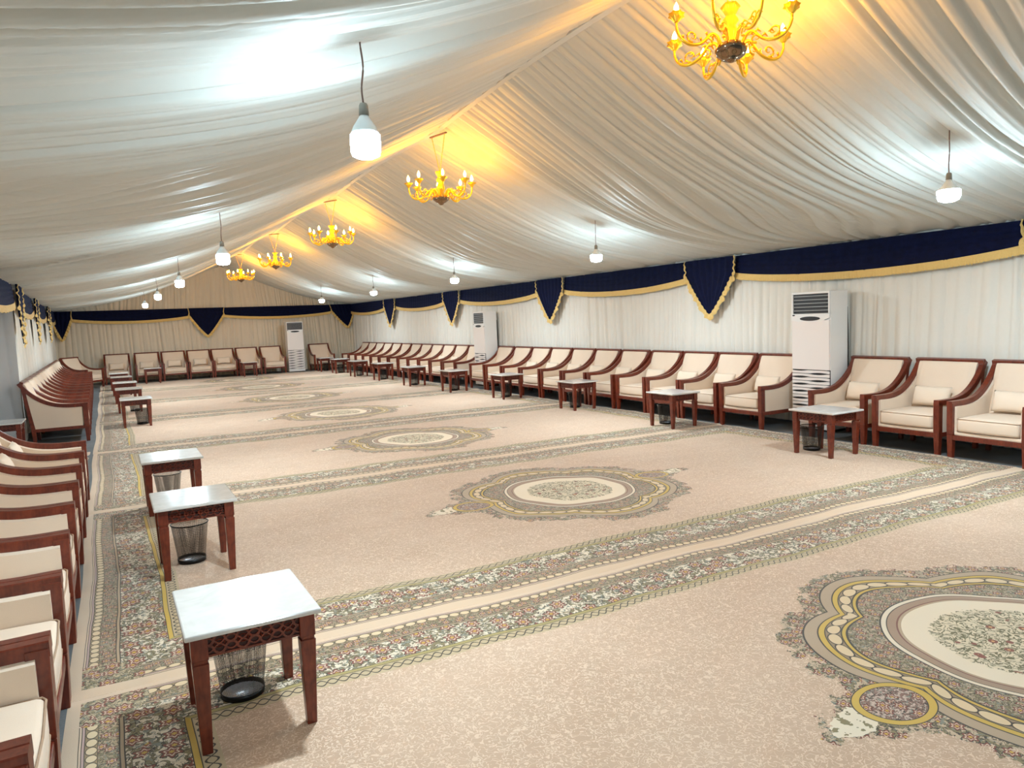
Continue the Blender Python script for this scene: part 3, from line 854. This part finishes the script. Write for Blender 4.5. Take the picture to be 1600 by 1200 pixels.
# ------------------------------------------------------------------ pendant lamps
def pend(kind):
    """hangs below its origin: the origin is where the flex leaves the ceiling"""
    t = thing('pendant_lamp', '-', 'lamp')
    Lc = .27
    bm = bmesh.new(); tube(bm, catmull([(0, 0, .10), (.0, 0, 0), (.010, .004, -.10), (-.004, 0, -.20), (0, 0, -Lc)], 5), .0045, 6); obj('flex', bm, M['cord'], t, smooth=True)
    bm = bmesh.new(); lathe(bm, [(0, -Lc+.004), (.016, -Lc), (.021, -Lc-.01), (.024, -Lc-.055), (0, -Lc-.056)], 16); obj('socket', bm, M['socket'], t, smooth=True)
    z = -Lc-.055
    if kind == 'T':
        bm = bmesh.new(); lathe(bm, [(.018, z), (.026, z-.012), (.052, z-.05), (.062, z-.075), (.0655, z-.082), (0, z-.084)], 24); obj('lamp_housing', bm, M['lampwhite'], t, smooth=True)
        bm = bmesh.new(); lathe(bm, [(.062, z-.0845), (.071, z-.092), (.071, z-.165), (.064, z-.185), (.04, z-.196), (0, z-.20)], 12); obj('bulb', bm, M['bulb'], t, smooth=True)
    else:
        bm = bmesh.new(); lathe(bm, [(.020, z), (.024, z-.01), (.05, z-.045), (.078, z-.075), (.084, z-.082), (0, z-.084)], 24, ); obj('lamp_housing', bm, M['lampwhite'], t, smooth=True)
        bm = bmesh.new(); lathe(bm, [(.083, z-.0845), (.087, z-.09), (.085, z-.14), (.072, z-.165), (.04, z-.178), (0, z-.182)], 12); obj('bulb', bm, M['bulb'], t, smooth=True)
    return t
PT, PC = pend('T'), pend('C')
for P, zz in ((PT, -.53), (PC, -.512)):
    ld = bpy.data.lights.new('lamp_light', 'AREA'); ld.shape = 'DISK'; ld.size = .11; ld.energy = DOWN; ld.color = (.78, .91, 1)
    lo = bpy.data.objects.new('lamp_light', ld); COL.objects.link(lo); lo.location = (0, 0, zz); lo.parent = P
Lq = [(1.14, 3.42, 2.92, 'nearest glowing bulb on a flex, left of the ridge'), (1.17, 8.5, 2.84, 'second glowing bulb from the camera, left of the ridge'), (1.15, 13.5, 2.88, 'third glowing bulb from the camera, left of the ridge'),
      (1.10, 18.5, 2.88, 'fourth glowing bulb from the camera, left of the ridge'), (1.05, 23.45, 2.86, 'farthest glowing bulb left of the ridge, near the end wall')]
Rq = [(6.13, 3.62, 2.93, 'nearest glowing bulb on a flex, at the right edge of the photo'), (6.15, 8.6, 2.87, 'glowing bulb right of the ridge, second from the camera'), (6.16, 13.45, 2.86, 'glowing bulb right of the ridge, third from the camera'),
      (6.16, 18.5, 2.86, 'glowing bulb right of the ridge, fourth from the camera'), (6.10, 23.5, 2.86, 'farthest glowing bulb right of the ridge, above the far air conditioner')]
behind = [(1.14, -1.35, 2.92, 'white bulb on a flex hanging behind the camera, left of the ridge', PT), (6.13, -1.35, 2.92, 'white bulb on a flex hanging behind the camera, right of the ridge', PC)]
for P, Q, g in ((PT, Lq, 'hanging bulbs left of the ridge'), (PC, Rq, 'hanging bulbs right of the ridge')):
    for i, (x, y, z, l) in enumerate(Q):
        if i == 0: P.location = (x, y, z); P['label'] = l; P['group'] = g
        else: dup(P, (x, y, z), i*.7, l, g)
for x, y, z, l, P in behind: dup(P, (x, y, z), 0, l, P['group'])

# ------------------------------------------------------------------ chandeliers
def make_chandelier():
    t = thing('chandelier', '-', 'chandelier')            # origin at the bottom of the bowl
    bm = bmesh.new(); lathe(bm, [(0, 0), (.018, .004), (.03, .014), (.032, .022), (.06, .034), (.095, .062), (.105, .085), (.098, .098), (.06, .104), (0, .106)], 28, (0, 0, 0)); obj('bowl', bm, M['chrome'], t, smooth=True)
    bm = bmesh.new(); lathe(bm, [(.03, .10), (.045, .13), (.035, .155), (.055, .19), (.042, .24), (.03, .27), (.05, .30), (.045, .32), (.028, .34), (.05, .385), (.062, .405), (.03, .40), (0, .40)], 18, wav=.07, k=6); obj('column', bm, M['gold'], t, smooth=True)
    for i in range(8):
        a = i*PI/4+.2; mt = Matrix.Rotation(a, 4, 'Z')
        bm = bmesh.new()
        tube(bm, catmull([(.07, 0, .10), (.10, 0, .165), (.145, 0, .175), (.185, 0, .125), (.235, 0, .085), (.30, 0, .075), (.355, 0, .105), (.385, 0, .165), (.388, 0, .22)], 4), [.013]*8+[.011]*16+[.009]*9, 8)
        # scrolls springing from the arm
        for cx, cz, r0, d in ((.275, .135, .045, 1), (.165, .12, .035, -1)):
            pts = [(cx+d*r0*(1-q/22)*math.cos(-1.6+q*.42), 0, cz+r0*(1-q/22)*math.sin(-1.6+q*.42)) for q in range(18)]
            tube(bm, pts, [.008*(1-q/26) for q in range(18)], 6)
        for q in range(6):          # acanthus leaflets along the arm
            px = .12+q*.042; pz = .165-.09*math.sin((px-.1)*4.6)+(.02 if q % 2 else -.012)
            tube(bm, [(px, -.016, pz), (px+.012, 0, pz+.024), (px+.028, .016, pz+.006)], [.004, .009, .003], 5)
        bm.transform(mt); arm = obj('arm', bm, M['gold'], t, smooth=True)
        bm = bmesh.new(); lathe(bm, [(.010, .215), (.020, .228), (.030, .245), (.052, .268), (.046, .268), (.024, .246), (0, .243)], 24, (.388, 0, 0), wav=.12, k=8)
        bm.transform(mt); obj('flower_cup', bm, M['gold'], arm, smooth=True)
        bm = bmesh.new(); lathe(bm, [(.011, .243), (.0115, .285), (0, .287)], 10, (.388, 0, 0)); bm.transform(mt); obj('candle_sleeve', bm, M['gold'], arm, smooth=True)
        bm = bmesh.new(); lathe(bm, [(.008, .288), (.018, .308), (.016, .330), (0, .366)], 6, (.388, 0, 0)); bm.transform(mt); obj('candle_bulb', bm, M['candle'], arm, smooth=True)
    # two chains of links up to the ridge
    for s in (-1, 1):
        bm = bmesh.new(); n = 22
        for k in range(n):
            f = (k+.5)/n; c = Vector((.0, s*.13*f, .40+.44*f))
            a = k % 2
            ring = []
            for q in range(9):
                an = q*PI/4; dx, dz = .0055*math.cos(an), .013*math.sin(an)
                ring.append((c.x+(dx if a else 0), c.y+(0 if a else dx)+s*.13/.44*dz, c.z+dz))
            tube(bm, ring, .0022, 4, False)
        obj('chain', bm, M['gold'], t)
    bm = bmesh.new(); box(bm, -.012, .012, -.16, .16, .835, .85); obj('hanging_bar', bm, M['cord'], t)
    return t
CD = make_chandelier()
cn = ['nearest and largest gold chandelier, cut by the top edge', 'second gold chandelier from the camera, hanging on two chains', 'middle gold chandelier of the five along the ridge', 'fourth gold chandelier from the camera', 'farthest gold chandelier, before the end wall']
for i, (y, z) in enumerate([(3.65, 3.24), (8.45, 3.04), (13.4, 3.02), (18.5, 3.03), (23.7, 3.04)]):
    if i == 0: CD.location = (RX, y, z); CD.rotation_euler = (Matrix.Rotation(-.28, 3, Vector((1, -1, 0)).normalized()) @ Matrix.Rotation(.3, 3, 'Z')).to_euler(); CD['label'] = cn[0]; CD['group'] = 'gold chandeliers along the ridge'
    else: dup(CD, (RX, y, z), .25*i, cn[i], 'gold chandeliers along the ridge')
